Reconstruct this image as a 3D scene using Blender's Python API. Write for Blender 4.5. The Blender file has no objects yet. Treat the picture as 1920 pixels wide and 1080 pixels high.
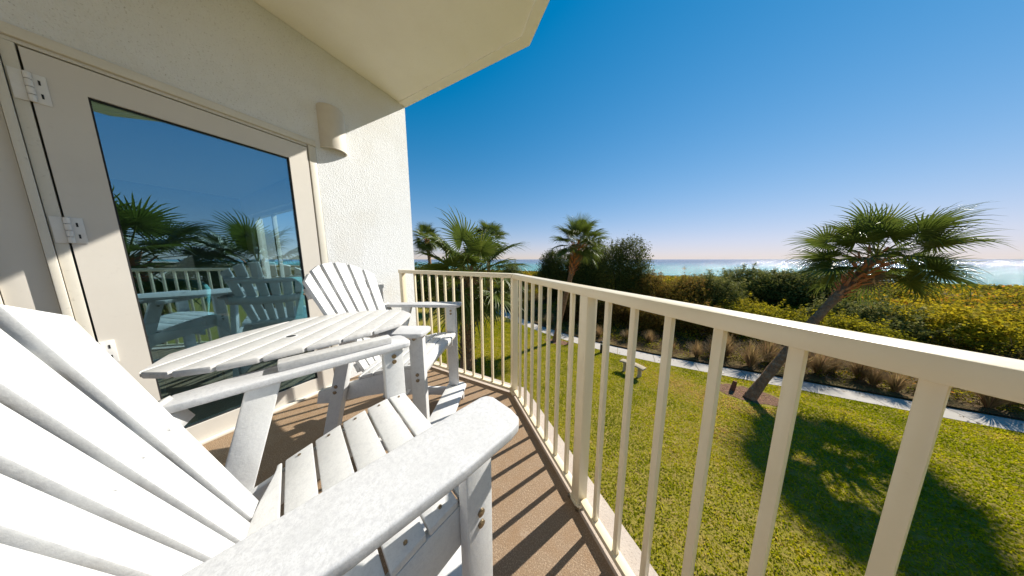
import bpy, bmesh, math, random
import numpy as np
from mathutils import Vector, Matrix
random.seed(7); rng = np.random.default_rng(7)
PI = math.pi
SC = bpy.context.scene
COL = SC.collection

# ---------------------------------------------------------------- camera
H = 1.21
cam_d = bpy.data.cameras.new("camera"); cam_d.sensor_width = 36; cam_d.lens = 398/1920*36
cam_d.clip_start = 0.02; cam_d.clip_end = 60000
cam = bpy.data.objects.new("camera", cam_d); COL.objects.link(cam); SC.camera = cam
cam.location = (0, 0, H); cam.rotation_euler = (math.radians(90-7.7), 0, math.radians(27.6))
# ---------------------------------------------------------------- sun and sky
AZ, EL = math.radians(29.5), math.radians(38)       # clockwise from +y
SUN = Vector((math.sin(AZ)*math.cos(EL), math.cos(AZ)*math.cos(EL), math.sin(EL)))
w = bpy.data.worlds.new("World"); SC.world = w; w.use_nodes = True
nt = w.node_tree; bgn = nt.nodes["Background"]
sky = nt.nodes.new("ShaderNodeTexSky"); sky.sky_type = 'NISHITA'; sky.sun_disc = False
sky.sun_elevation = EL; sky.sun_rotation = AZ; sky.air_density = 1.0; sky.dust_density = 0.0; sky.ozone_density = 3.0; sky.altitude = 0
hs = nt.nodes.new("ShaderNodeHueSaturation"); hs.inputs["Saturation"].default_value = 1.12; hs.inputs["Value"].default_value = 1.0
hs.inputs["Saturation"].default_value = 1.22
nt.links.new(sky.outputs[0], hs.inputs["Color"])
def vm(op, a, b):
    q = nt.nodes.new("ShaderNodeVectorMath"); q.operation = op
    for i, v in enumerate((a, b)):
        if isinstance(v, tuple): q.inputs[i].default_value = v
        else: nt.links.new(v, q.inputs[i])
    return q.outputs[0]
den = vm('ADD', vm('MULTIPLY', hs.outputs[0], (.165, .145, .135)), (1, 1, 1))      # soft shoulder: keeps the horizon from burning out
tint = vm('MULTIPLY', vm('MAXIMUM', vm('SUBTRACT', vm('DIVIDE', hs.outputs[0], den), (.46, .10, 0)), (0, 0, 0)), (.67, .525, .60))
nt.links.new(tint, bgn.inputs[0])
bgn.inputs[1].default_value = 0.12
ld = bpy.data.lights.new("sun", 'SUN'); ld.energy = 2.85; ld.angle = math.radians(0.5); ld.color = (1, .95, .85)
lo = bpy.data.objects.new("sun", ld); COL.objects.link(lo); lo.rotation_euler = SUN.to_track_quat('Z', 'Y').to_euler(); lo.location = (0, 0, 20)
SC.view_settings.view_transform = 'Standard'; SC.view_settings.look = 'None'; SC.view_settings.gamma = 1.0
SC.view_settings.exposure = 1.50
SC.cycles.max_bounces = 8; SC.cycles.diffuse_bounces = 4; SC.cycles.transparent_max_bounces = 12
SC.cycles.sample_clamp_indirect = 6; SC.cycles.use_denoising = True

# ---------------------------------------------------------------- materials
def mat(name, col, rough=.6, spec=.4, noise=None, bump=None, metal=0.0, coord='Object', extra=None):
    """noise=(scale, colour2, lo, hi[, detail]); bump=(kind, scale, strength, distance)"""
    m = bpy.data.materials.new(name); m.use_nodes = True; t = m.node_tree; n = t.nodes; b = n["Principled BSDF"]
    b.inputs["Base Color"].default_value = (*col, 1); b.inputs["Roughness"].default_value = rough
    b.inputs["Specular IOR Level"].default_value = spec; b.inputs["Metallic"].default_value = metal
    tc = n.new("ShaderNodeTexCoord")
    last = None
    for q in (noise or []):
        tx = n.new("ShaderNodeTexNoise"); tx.inputs["Scale"].default_value = q[0]; tx.inputs["Detail"].default_value = q[4] if len(q) > 4 else 5
        tx.inputs["Roughness"].default_value = .65
        t.links.new(tc.outputs[coord], tx.inputs["Vector"])
        mr = n.new("ShaderNodeMapRange"); mr.inputs[1].default_value = q[2]; mr.inputs[2].default_value = q[3]
        t.links.new(tx.outputs[0], mr.inputs[0])
        mx = n.new("ShaderNodeMixRGB"); t.links.new(mr.outputs[0], mx.inputs[0])
        if last: t.links.new(last, mx.inputs[1])
        else: mx.inputs[1].default_value = (*col, 1)
        mx.inputs[2].default_value = (*q[1], 1); last = mx.outputs[0]
    if last: t.links.new(last, b.inputs["Base Color"])
    nrm = None
    for q in (bump or []):
        if q[0] == 'voronoi':
            tx = n.new("ShaderNodeTexVoronoi"); tx.inputs["Scale"].default_value = q[1]; out = tx.outputs["Distance"]
        elif q[0] == 'wave':
            tx = n.new("ShaderNodeTexWave"); tx.inputs["Scale"].default_value = q[1]; tx.inputs["Distortion"].default_value = 4; out = tx.outputs[1]
        else:
            tx = n.new("ShaderNodeTexNoise"); tx.inputs["Scale"].default_value = q[1]; tx.inputs["Detail"].default_value = 6; tx.inputs["Roughness"].default_value = .6; out = tx.outputs[0]
        t.links.new(tc.outputs[coord], tx.inputs["Vector"])
        bp = n.new("ShaderNodeBump"); bp.inputs["Strength"].default_value = q[2]; bp.inputs["Distance"].default_value = q[3]
        t.links.new(out, bp.inputs["Height"])
        if nrm: t.links.new(nrm, bp.inputs["Normal"])
        nrm = bp.outputs[0]
    if nrm: t.links.new(nrm, b.inputs["Normal"])
    return m

M = {}
M['hdpe'] = mat('white_plastic_lumber', (.64, .64, .635), .42, .4, noise=[(60, (.54, .54, .545), .48, .72), (5, (.60, .59, .57), .5, .8), (260, (.56, .56, .56), .5, .7)], bump=[('noise', 160, .5, .0010), ('noise', 18, .2, .0015)])
M['hdpe_arm'] = mat('weathered_white_arm', (.58, .58, .59), .5, .35, noise=[(120, (.43, .43, .45), .46, .72, 8), (11, (.47, .47, .475), .42, .8), (420, (.44, .44, .45), .5, .72)], bump=[('noise', 260, .3, .0006)])
M['hdpe_top'] = mat('weathered_white_table', (.54, .53, .52), .5, .35, noise=[(70, (.44, .43, .42), .45, .7), (5, (.42, .41, .385), .45, .8)], bump=[('noise', 200, .3, .0006)])
M['stucco'] = mat('white_stucco', (.76, .77, .785), .85, .2, noise=[(2.2, (.69, .695, .69), .42, .8), (120, (.46, .45, .43), .60, .76, 2), (1.1, (.70, .68, .64), .5, .85)], bump=[('voronoi', 115, .45, .005), ('noise', 160, .75, .004), ('noise', 22, .25, .006)])
M['soffit'] = mat('cream_textured_ceiling', (.90, .87, .79), .85, .2, noise=[(1.3, (.83, .79, .70), .4, .8), (90, (.80, .75, .64), .6, .75)], bump=[('noise', 70, .35, .003), ('noise', 200, .3, .002)])
M['trim'] = mat('beige_painted_trim', (.68, .64, .56), .45, .4, noise=[(5, (.64, .60, .51), .4, .8), (60, (.55, .51, .44), .6, .75)], bump=[('noise', 35, .1, .002)])
M['leaf_paint'] = mat('beige_painted_door', (.66, .62, .56), .42, .45, noise=[(3, (.63, .585, .525), .4, .8), (45, (.61, .565, .51), .6, .78)], bump=[('noise', 30, .1, .002)])
M['strip'] = mat('grey_weather_strip', (.20, .185, .16), .7, .2, noise=[(20, (.24, .22, .2), .4, .8)])
M['hinge'] = mat('white_hinge_paint', (.74, .73, .71), .35, .5, noise=[(30, (.68, .66, .64), .4, .8)])
M['dark'] = mat('black_gap', (.02, .02, .022), .6, .3, noise=[(20, (.03, .03, .03), .4, .8)])
M['rail'] = mat('cream_railing_paint', (.84, .73, .52), .28, .5, noise=[(7, (.80, .68, .47), .4, .85), (60, (.81, .70, .49), .5, .8), (26, (.60, .45, .28), .68, .82)], bump=[('noise', 40, .18, .0015), ('noise', 160, .1, .0008)])
M['floor'] = mat('tan_deck_coating', (.26, .178, .112), .62, .3, noise=[(2.2, (.23, .148, .083), .4, .75), (190, (.46, .34, .23), .5, .66, 3), (12, (.26, .16, .085), .45, .8), (330, (.12, .07, .04), .56, .7, 2), (5, (.46, .38, .30), .64, .8)], bump=[('noise', 200, 1, .003)])
M['slab'] = mat('speckled_concrete_edge', (.50, .43, .37), .85, .2, noise=[(160, (.25, .2, .17), .55, .75, 3), (5, (.42, .35, .3), .4, .8)], bump=[('noise', 180, .6, .003)])
M['bolt'] = mat('weathered_brass_bolt', (.34, .27, .18), .35, .5, metal=.8, noise=[(200, (.14, .09, .05), .4, .7)])
M['rust'] = mat('rust_stain', (.32, .12, .03), .8, .2, noise=[(150, (.08, .04, .02), .4, .6)])
M['sconce'] = mat('cream_ceramic_sconce', (.64, .59, .51), .55, .3, noise=[(6, (.57, .52, .44), .4, .8)], bump=[('noise', 60, .1, .002)])
M['path'] = mat('pale_concrete_path', (.50, .455, .40), .95, .0, noise=[(.8, (.43, .39, .33), .4, .75), (14, (.44, .40, .36), .4, .8), (3, (.34, .30, .25), .60, .8)], bump=[('noise', 20, .3, .01)])
M['mulch'] = mat('red_brown_pine_mulch', (.19, .11, .07), .95, .1, noise=[(14, (.36, .2, .12), .5, .7), (40, (.09, .04, .025), .5, .65)], bump=[('noise', 18, 1, .06)])
M['soil'] = mat('brown_undergrowth_soil', (.12, .075, .03), .95, .1, noise=[(1.5, (.16, .13, .04), .45, .7), (9, (.07, .045, .02), .5, .7)], bump=[('noise', 3, 1, .2)])  # dark brown soil with olive and darker brown mottling
M['sand'] = mat('pale_beach_sand', (.62, .58, .5), .9, .1, noise=[(.3, (.55, .5, .42), .4, .7)])
M['stone'] = mat('cast_stone_bench', (.42, .35, .25), .95, .1, noise=[(18, (.28, .23, .15), .45, .75)], bump=[('noise', 40, .5, .006)])
M['blackmetal'] = mat('black_path_light_metal', (.015, .015, .016), .4, .5, noise=[(20, (.03, .03, .03), .4, .7)])
M['teal'] = mat('teal_upholstery', (.14, .42, .50), .8, .3, noise=[(30, (.08, .25, .31), .4, .8)], bump=[('noise', 200, .3, .002)])
M['white_in'] = mat('white_interior_paint', (.6, .6, .58), .6, .3, noise=[(3, (.55, .55, .52), .4, .8)])
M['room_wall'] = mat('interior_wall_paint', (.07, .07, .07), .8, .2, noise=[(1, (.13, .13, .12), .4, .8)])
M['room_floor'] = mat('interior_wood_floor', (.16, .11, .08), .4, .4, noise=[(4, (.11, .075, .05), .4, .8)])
M['bark'] = mat('grey_palm_bark', (.27, .14, .07), .95, .1, noise=[(10, (.36, .25, .15), .45, .7), (40, (.08, .05, .03), .5, .75)], bump=[('noise', 9, 1, .05), ('noise', 30, 1, .02), ('wave', 3, .6, .02)])
M['boot'] = mat('red_brown_palm_boots', (.42, .14, .05), .9, .15, noise=[(12, (.50, .26, .12), .45, .7), (30, (.11, .04, .02), .5, .75)])
M['boot_grey'] = mat('grey_brown_palm_boots', (.22, .14, .085), .9, .15, noise=[(12, (.34, .26, .18), .45, .7), (30, (.09, .05, .03), .5, .75)])
M['wood'] = mat('brown_post_wood', (.13, .06, .035), .9, .1, noise=[(20, (.2, .1, .06), .45, .7)])
M['twig'] = mat('dark_twigs', (.09, .06, .035), .9, .1, noise=[(20, (.13, .09, .06), .45, .7)])

def leafmat(name, stops, trans=.35, rough=.5, spec=.3):
    """leaf colour from the face attribute 'tone'"""
    m = bpy.data.materials.new(name); m.use_nodes = True; t = m.node_tree; n = t.nodes; b = n["Principled BSDF"]
    at = n.new("ShaderNodeAttribute"); at.attribute_name = 'tone'
    cr = n.new("ShaderNodeValToRGB"); els = cr.color_ramp.elements
    while len(els) < len(stops): els.new(.5)
    for e_, (p, c) in zip(els, stops): e_.position = p; e_.color = (*c, 1)
    t.links.new(at.outputs["Fac"], cr.inputs[0]); t.links.new(cr.outputs[0], b.inputs["Base Color"])
    b.inputs["Roughness"].default_value = rough; b.inputs["Specular IOR Level"].default_value = spec
    tr = n.new("ShaderNodeBsdfTranslucent"); t.links.new(cr.outputs[0], tr.inputs[0])
    mx = n.new("ShaderNodeMixShader"); mx.inputs[0].default_value = trans
    t.links.new(b.outputs[0], mx.inputs[1]); t.links.new(tr.outputs[0], mx.inputs[2])
    t.links.new(mx.outputs[0], n["Material Output"].inputs[0])
    return m
M['frond'] = leafmat('palm_frond_green', [(0, (.04, .06, .010)), (.5, (.10, .135, .02)), (.85, (.22, .22, .04)), (1, (.42, .30, .10))], .34, .4, .4)
M['deadfrond'] = leafmat('dry_palm_frond', [(0, (.2, .12, .05)), (1, (.4, .28, .14))], .25, .7)
M['oak'] = leafmat('scrub_oak_leaves', [(0, (.03, .04, .01)), (.45, (.09, .11, .022)), (.8, (.20, .20, .045)), (1, (.38, .32, .10))], .4, .8, .12)
M['scrub'] = leafmat('dune_scrub_leaves', [(0, (.03, .04, .005)), (.16, (.12, .075, .02)), (.3, (.10, .11, .012)), (.5, (.28, .23, .014)), (.75, (.50, .35, .015)), (1, (.55, .22, .035))], .5,.85, .08)
M['yellow'] = leafmat('yellow_green_shrub_leaves', [(0, (.08, .09, .008)), (.5, (.28, .25, .014)), (1, (.55, .40, .02))], .5,.85, .08)
M['brownbush'] = leafmat('rusty_brown_shrub_leaves', [(0, (.05, .025, .010)), (.5, (.17, .10, .02)), (.8, (.26, .20, .03)), (1, (.36, .16, .05))], .4,.85, .08)
M['grassblade'] = leafmat('lawn_blades', [(0, (.14, .17, .005)), (.38, (.33, .34, .006)), (.7, (.52, .45, .012)), (1, (.58, .38, .13))], .5, .8, .03)
M['muhly'] = leafmat('tan_ornamental_grass', [(0, (.16, .10, .04)), (.6, (.34, .24, .10)), (1, (.42, .22, .14))], .4, .7)
M['lawn'] = mat('lawn_soil_and_thatch', (.26, .22, .03), .95, .1, noise=[(6, (.34, .24, .08), .45, .7), (30, (.15, .13, .02), .45, .7)], bump=[('noise', 25, 1, .04)])

def glassmat():
    m = bpy.data.materials.new('tinted_reflective_glass'); m.use_nodes = True; t = m.node_tree; n = t.nodes; n.remove(n["Principled BSDF"])
    g = n.new("ShaderNodeBsdfGlossy"); g.inputs["Roughness"].default_value = 0.0; g.inputs["Color"].default_value = (.50, .78, .92, 1)
    tr = n.new("ShaderNodeBsdfTransparent"); tr.inputs[0].default_value = (.72, .84, .84, 1)
    lw = n.new("ShaderNodeLayerWeight"); lw.inputs[0].default_value = .35
    mr = n.new("ShaderNodeMapRange"); mr.inputs[3].default_value = .30; mr.inputs[4].default_value = .85
    t.links.new(lw.outputs["Fresnel"], mr.inputs[0])
    mx = n.new("ShaderNodeMixShader"); t.links.new(mr.outputs[0], mx.inputs[0]); t.links.new(tr.outputs[0], mx.inputs[1]); t.links.new(g.outputs[0], mx.inputs[2])
    t.links.new(mx.outputs[0], n["Material Output"].inputs[0]); return m
M['glass'] = glassmat()

def seamat():
    m = bpy.data.materials.new('turquoise_sea_water'); m.use_nodes = True; t = m.node_tree; n = t.nodes; b = n["Principled BSDF"]
    g = n.new("ShaderNodeNewGeometry"); sp = n.new("ShaderNodeSeparateXYZ"); t.links.new(g.outputs["Position"], sp.inputs[0])
    nz = n.new("ShaderNodeTexNoise"); nz.inputs["Scale"].default_value = .006; t.links.new(g.outputs["Position"], nz.inputs["Vector"])
    ml = n.new("ShaderNodeMath"); ml.operation = 'MULTIPLY_ADD'; ml.inputs[1].default_value = 250; t.links.new(nz.outputs[0], ml.inputs[0]); t.links.new(sp.outputs[1], ml.inputs[2])
    mr = n.new("ShaderNodeMapRange"); mr.inputs[1].default_value = 200; mr.inputs[2].default_value = 1100; t.links.new(ml.outputs[0], mr.inputs[0])
    cr = n.new("ShaderNodeValToRGB"); e_ = cr.color_ramp.elements; e_.new(.35); e_.new(.6)
    for q, (p, c) in zip(e_, [(0, (.05, .34, .29)), (.25, (.025, .26, .26)), (.5, (.012, .13, .22)), (1, (.006, .05, .13))]): q.position = p; q.color = (*c, 1)
    t.links.new(mr.outputs[0], cr.inputs[0]); t.links.new(cr.outputs[0], b.inputs["Base Color"])
    b.inputs["Roughness"].default_value = .14; b.inputs["IOR"].default_value = 1.22
    n1 = n.new("ShaderNodeTexNoise"); n1.inputs["Scale"].default_value = .35; n1.inputs["Detail"].default_value = 8; n1.inputs["Roughness"].default_value = .7
    t.links.new(g.outputs["Position"], n1.inputs["Vector"])
    bp = n.new("ShaderNodeBump"); bp.inputs["Strength"].default_value = 1; bp.inputs["Distance"].default_value = 1.6
    t.links.new(n1.outputs[0], bp.inputs["Height"]); t.links.new(bp.outputs[0], b.inputs["Normal"])
    return m
M['sea'] = seamat()

# ---------------------------------------------------------------- object helpers
def tag(o, label=None, cat=None, group=None, kind=None):
    if label: o["label"] = label
    if cat: o["category"] = cat
    if group: o["group"] = group
    if kind: o["kind"] = kind
    return o
def empty(name, loc=(0, 0, 0), rz=0.0):
    o = bpy.data.objects.new(name, None); COL.objects.link(o); o.location = loc; o.rotation_euler = (0, 0, rz); o.empty_display_size = .2; return o
def finish(me, smooth=True, ang=35):
    if smooth:
        me.polygons.foreach_set('use_smooth', [True]*len(me.polygons)); me.set_sharp_from_angle(angle=math.radians(ang))
def link(name, me, m, parent=None):
    me.name = name
    if m is not None: me.materials.append(m)
    o = bpy.data.objects.new(name, me); COL.objects.link(o)
    if parent is not None: o.parent = parent
    return o
class MB:
    def __init__(s): s.bm = bmesh.new()
    def prism(s, pts, d, bevel=0, seg=2):
        """closed polygon pts (3-D, planar) pushed along vector d"""
        bm = bmesh.new(); d = Vector(d)
        a = [bm.verts.new(Vector(p)) for p in pts]; b = [bm.verts.new(Vector(p)+d) for p in pts]; n = len(a)
        bm.faces.new(a); bm.faces.new(b[::-1])
        for i in range(n): bm.faces.new([a[i], b[i], b[(i+1) % n], a[(i+1) % n]][::-1])
        bmesh.ops.recalc_face_normals(bm, faces=bm.faces)
        if bevel: bmesh.ops.bevel(bm, geom=list(bm.edges), offset=bevel, segments=seg, affect='EDGES', profile=.5, clamp_overlap=True)
        s.merge(bm); return s
    def box(s, x0, x1, y0, y1, z0, z1, bevel=0, seg=2):
        return s.prism([(x0, y0, z0), (x1, y0, z0), (x1, y1, z0), (x0, y1, z0)], (0, 0, z1-z0), bevel, seg)
    def beam(s, p, q, wd, th, up=(0, 0, 1), bevel=0):
        p, q = Vector(p), Vector(q); d = (q-p); n = d.normalized(); sd = n.cross(Vector(up)).normalized(); u2 = sd.cross(n)
        a, b = sd*wd/2, u2*th/2
        return s.prism([p-a-b, p+a-b, p+a+b, p-a+b], d, bevel)
    def tube(s, pts, rad, n=10, cap=True):
        bm = bmesh.new(); rings = []
        pts = [Vector(p) for p in pts]
        for i, p in enumerate(pts):
            t = (pts[min(i+1, len(pts)-1)]-pts[max(i-1, 0)]).normalized()
            a = t.cross(Vector((0, 0, 1)) if abs(t.z) < .9 else Vector((1, 0, 0))).normalized(); b = t.cross(a)
            r = rad[i] if hasattr(rad, '__len__') else rad
            rings.append([bm.verts.new(p+(a*math.cos(2*PI*k/n)+b*math.sin(2*PI*k/n))*r) for k in range(n)])
        for r0, r1 in zip(rings, rings[1:]):
            for k in range(n): bm.faces.new([r0[k], r0[(k+1) % n], r1[(k+1) % n], r1[k]])
        if cap: bm.faces.new(rings[0]); bm.faces.new(rings[-1][::-1])
        bmesh.ops.recalc_face_normals(bm, faces=bm.faces)
        s.merge(bm); return s
    def merge(s, bm):
        me = bpy.data.meshes.new('tmp'); bm.to_mesh(me); bm.free(); s.bm.from_mesh(me); bpy.data.meshes.remove(me)
    def build(s, name, m, parent=None, smooth=True, ang=35):
        me = bpy.data.meshes.new(name); s.bm.to_mesh(me); s.bm.free(); finish(me, smooth, ang); return link(name, me, m, parent)
def raw_mesh(name, verts, faces, m, parent=None, tone=None, smooth=False, smat=None):
    me = bpy.data.meshes.new(name); verts = np.asarray(verts, np.float32).reshape(-1, 3); faces = np.asarray(faces, np.int32); k = faces.shape[1]
    me.vertices.add(len(verts)); me.vertices.foreach_set('co', verts.ravel())
    me.loops.add(faces.size); me.loops.foreach_set('vertex_index', faces.ravel())
    me.polygons.add(len(faces)); me.polygons.foreach_set('loop_start', np.arange(0, faces.size, k, dtype=np.int32))
    if smooth: me.polygons.foreach_set('use_smooth', np.ones(len(faces), bool))
    me.update(calc_edges=True)
    if tone is not None:
        a = me.attributes.new('tone', 'FLOAT', 'FACE'); a.data.foreach_set('value', np.asarray(tone, np.float32))
    return link(name, me, m, parent)
def copy_tree(o, parent=None):
    c = o.copy(); COL.objects.link(c); c.parent = parent
    for ch in list(o.children): copy_tree(ch, c)
    return c
def local(axis_origin, rz): return axis_origin

# ================================================================ BALCONY STRUCTURE
XW = -2.41
ND = np.array([math.cos(math.radians(47.5)), math.sin(math.radians(47.5))])     # outward normal of the slanting side
ED = np.array([math.sin(math.radians(47.5)), -math.cos(math.radians(47.5))])    # along it, towards the viewer
def outline(yo, D, s_end, ylow=-3.2, xback=XW):
    """end side at y=yo, slanting side at distance D, then a side straight back"""
    xb = (D-ND[1]*yo)/ND[0]; p1 = np.array([xb, yo]); p2 = p1+ED*s_end
    return [(xback, yo), tuple(p1), tuple(p2), (p2[0], ylow), (xback, ylow)]
fo = outline(1.585, .60, 2.25)
o = MB().prism([(x, y, -.22) for x, y in fo], (0, 0, .22)).build('balcony_floor', M['floor'], smooth=False); tag(o, kind='structure')
fo2 = outline(1.72, .76, 2.3)
o = MB().prism([(x, y, -.24) for x, y in [fo2[0], fo2[1], fo2[2], fo2[3], (fo[3][0]+.002, -3.2), (fo[2][0]+.002, fo[2][1]), (fo[1][0]+.001, fo[1][1]+.002), (XW, 1.587)]], (0, 0, .236)).build('balcony_slab_edge', M['slab'], smooth=False); tag(o, kind='structure')
so = outline(1.88, .835, 2.4, xback=-3.3)
o = MB().prism([(x, y, 3.004) for x, y in so], (0, 0, .24)).build('balcony_ceiling', M['soffit'], smooth=False); tag(o, kind='structure')
si = outline(1.79, .745, 2.36, xback=XW+.001)
band = [so[0], so[1], so[2], so[3], (si[3][0], -3.2), si[2], si[1], si[0], (-3.3, 1.79)]
b_ = MB().prism([(x, y, 2.992) for x, y in [(XW+.001, so[0][1]-.001), (so[1][0], so[1][1]-.001), (so[2][0]-.001, so[2][1]), (so[3][0]-.001, so[3][1]), (si[3][0], -3.2), si[2], si[1], si[0]]], (0, 0, .0115)).build('edge_band', M['soffit'], o, smooth=False)

# wall of the building
wl = empty('building_wall', (XW, 1, 0)); tag(wl, 'white stucco wall rising beside the balcony, around the glass door', 'wall')
def inw(o, root):   # keep world coordinates under a root that is not at the origin
    o.location = Vector(o.location)-Vector(root.location); return o
ys0, ys1 = -1.9, .963
pts = [(XW, 1.87, 0), (XW, 1.87, 3.002), (XW, -3.2, 3.002), (XW, -3.2, 0), (XW, ys0, 0), (XW, ys0, 2.215), (XW, ys1, 2.215), (XW, ys1, 0)]
inw(MB().prism(pts, (-.22, 0, 0)).build('upper_wall', M['stucco'], wl, smooth=False), wl)
inw(MB().box(-3.4, XW, -6, 1.872, -3.4, -.002).build('lower_wall', M['stucco'], wl, smooth=False), wl)
inw(MB().prism([(XW-.222, 1.65, 0), (XW-.222, 1.65, 3.0), (-9, 1.65, 3.0), (-9, 1.65, 0), (-7.6, 1.65, 0), (-7.6, 1.65, 2.2), (-3.1, 1.65, 2.2), (-3.1, 1.65, 0)], (0, .21, 0)).build('return_wall', M['stucco'], wl, smooth=False), wl)
sd = empty('sliding_door', (-5.35, 1.75, 0)); tag(sd, 'white-framed sliding door on the far side of the room, seen through the glass', 'door')
for x_ in (-2.21, -1.13, -.05, .05, 1.13, 2.21): MB().box(x_-.035, x_+.035, -.03, .03, .05, 2.12, .004).build('stile', M['white_in'], sd)
MB().box(-2.25, 2.25, -.04, .04, 2.125, 2.195).build('frame_header', M['white_in'], sd); MB().box(-2.25, 2.25, -.04, .04, .002, .045).build('frame_sill', M['white_in'], sd)

# door assembly
dr = empty('glass_door', (XW, .42, 0)); tag(dr, 'beige hinged balcony door with a tall dark reflecting glass pane', 'door')
def dp(mb, name, m, parent=None, **k):
    o_ = mb.build(name, m, parent or dr, **k)
    if parent is None: inw(o_, dr)
    return o_
XF = XW-.005
fr = dp(MB().box(XW-.12, XW+.012, ys0, .963, 2.165, 2.213, .004), 'frame_header', M['trim'])
dp(MB().box(XW-.1, XW-.004, ys0, .907, 2.147, 2.1645, .002), 'header_stop', M['trim'])
dp(MB().box(XW-.12, XW+.004, .912, .961, .0, 2.1635, .004), 'jamb', M['trim'])
dp(MB().box(XW-.12, XW-.002, -.098, -.066, .0, 2.146, .003), 'jamb', M['trim'])
dp(MB().box(XW-.12, XW+.010, -.122, -.1, .0, 2.146, .003), 'mullion', M['trim'])
dp(MB().box(XW-.10, XW-.02, -.225, -.124, .0, 2.146, .002), 'side_casing', M['leaf_paint'])
dp(MB().box(XW-.10, XW-.004, -.243, -.2275, .0, 2.146, .002), 'side_bead', M['trim'])
dp(MB().box(XW-.10, XW-.012, ys0+.01, -.2455, .0, 2.146, .002), 'fixed_panel', M['leaf_paint'])
ws = MB()
for a in ((-.0655, -.045, 0, 2.1465), (.89, .9115, 0, 2.1465), (-.045, .89, 2.125, 2.1465)): ws.box(XW-.115, XW-.07, *a)
dp(ws, 'weather_strip', M['strip'], smooth=False)
leaf = MB(); xa, xb_ = XW-.06, XW
# leaf as stile/rail ring: one polygon with a hole bridged
ya, yb, za, zb = -.0605, .903, .018, 2.138; ga, gb, gz0, gz1 = .062, .785, .135, 2.012
leaf.box(xa, xb_, ya, ga, za, zb, 0).box(xa, xb_, gb, yb, za, zb, 0).box(xa, xb_, ga, gb, gz1, zb, 0).box(xa, xb_, ga, gb, za, gz0, 0)
bmesh.ops.remove_doubles(leaf.bm, verts=leaf.bm.verts, dist=1e-5)
lf = dp(leaf, 'door_leaf', M['leaf_paint'], smooth=False)
gl = dp(MB().box(XW-.030, XW-.024, ga-.004, gb+.004, gz0-.004, gz1+.004), 'glass_pane', M['glass'], smooth=False)
gk = MB()
for a in ((ga, ga+.006, gz0, gz1), (gb-.006, gb, gz0, gz1), (ga+.006, gb-.006, gz1-.006, gz1), (ga+.006, gb-.006, gz0, gz0+.006)):
    gk.box(XW-.0235, XW-.012, *a)
dp(gk, 'gasket', M['dark'], smooth=False)
gb_ = MB().box(XW-.0238, XW-.016, ga+.006, gb-.006, .335, .35).build('glazing_bead', M['trim'], dr, smooth=False); inw(gb_, dr)
for zc in (1.975, 1.35, .72):
    hg = MB().box(XW+.0005, XW+.006, -.052, -.022, zc-.062, zc+.062, .002)
    ho = dp(hg, 'hinge', M['hinge'])
    h2 = MB().box(XW+.0005, XW+.005, -.094, -.0665, zc-.062, zc+.062, .0015).build('hinge_leaf', M['hinge'], dr); inw(h2, dr)
    kn = MB()
    for k in range(4): kn.tube([(XW+.010, -.058, zc-.061+k*.031), (XW+.010, -.058, zc-.061+k*.031+.028)], .0085, 12)
    k2 = kn.build('hinge_knuckle', M['hinge'], dr); inw(k2, dr)
    sc_ = MB()
    for k in (-1, 1): sc_.box(XW+.0065, XW+.0072, -.040, -.035, zc+k*.028-.01, zc+k*.028+.01)
    k3 = sc_.build('hinge_slots', M['dark'], dr, smooth=False); inw(k3, dr)
hd = MB().prism([(XW+.001, .845+.018*math.cos(a), .90+.055*math.sin(a)) for a in np.linspace(0, 2*PI, 17)[:-1]], (.006, 0, 0), .001).build('handle_plate', M['bolt'], dr); inw(hd, dr)
h2 = MB().tube([(XW+.006, .845, .92), (XW+.045, .845, .92), (XW+.05, .835, .92), (XW+.05, .745, .92)], .008, 10).build('handle', M['bolt'], dr); inw(h2, dr)
inw(MB().box(XW-.12, XW+.03, ys0, .961, -.001, .0165, .003).build('threshold', M['trim'], dr), dr)

# wall sconce: half cylinder, open underneath
sn = empty('wall_sconce', (XW, 1.097, 2.2)); tag(sn, 'half-cylinder cream sconce on the stucco above the beach-side corner of the door', 'wall lamp')
R0, z0_, z1_ = .098, -.02, .335; n_ = 24
v, f = [], []
for k in range(n_+1):
    a = -PI/2+PI*k/n_
    for (r, z) in ((R0, z0_), (R0, z1_-.02), (R0-.006, z1_-.004), (R0-.012, z1_), (0, z1_)): v.append((r*math.cos(a), r*math.sin(a), z))
for k in range(n_):
    for j in range(4): q = k*5+j; f.append((q, q+5, q+6, q+1))
so_ = raw_mesh('shade', v, f, M['sconce'], sn, smooth=True); so_.data.set_sharp_from_angle(angle=.6)
v, f = [], []
for k in range(n_+1):
    a = -PI/2+PI*k/n_
    for (r, z) in ((R0, z0_), (R0-.012, z0_), (R0-.012, z1_-.03)): v.append((max(r*math.cos(a), .001), r*math.sin(a), z))
for k in range(n_):
    for j in range(2): q = k*3+j; f.append((q, q+1, q+4, q+3))
raw_mesh('shade_lining', v, f, M['sconce'], sn)
MB().box(.0, .006, -.08, .08, .0, .3).build('back_plate', M['sconce'], sn)
MB().tube([(.045, 0, .15), (.045, 0, .30)], [.02, .016], 12).build('socket', M['dark'], sn)

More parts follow.
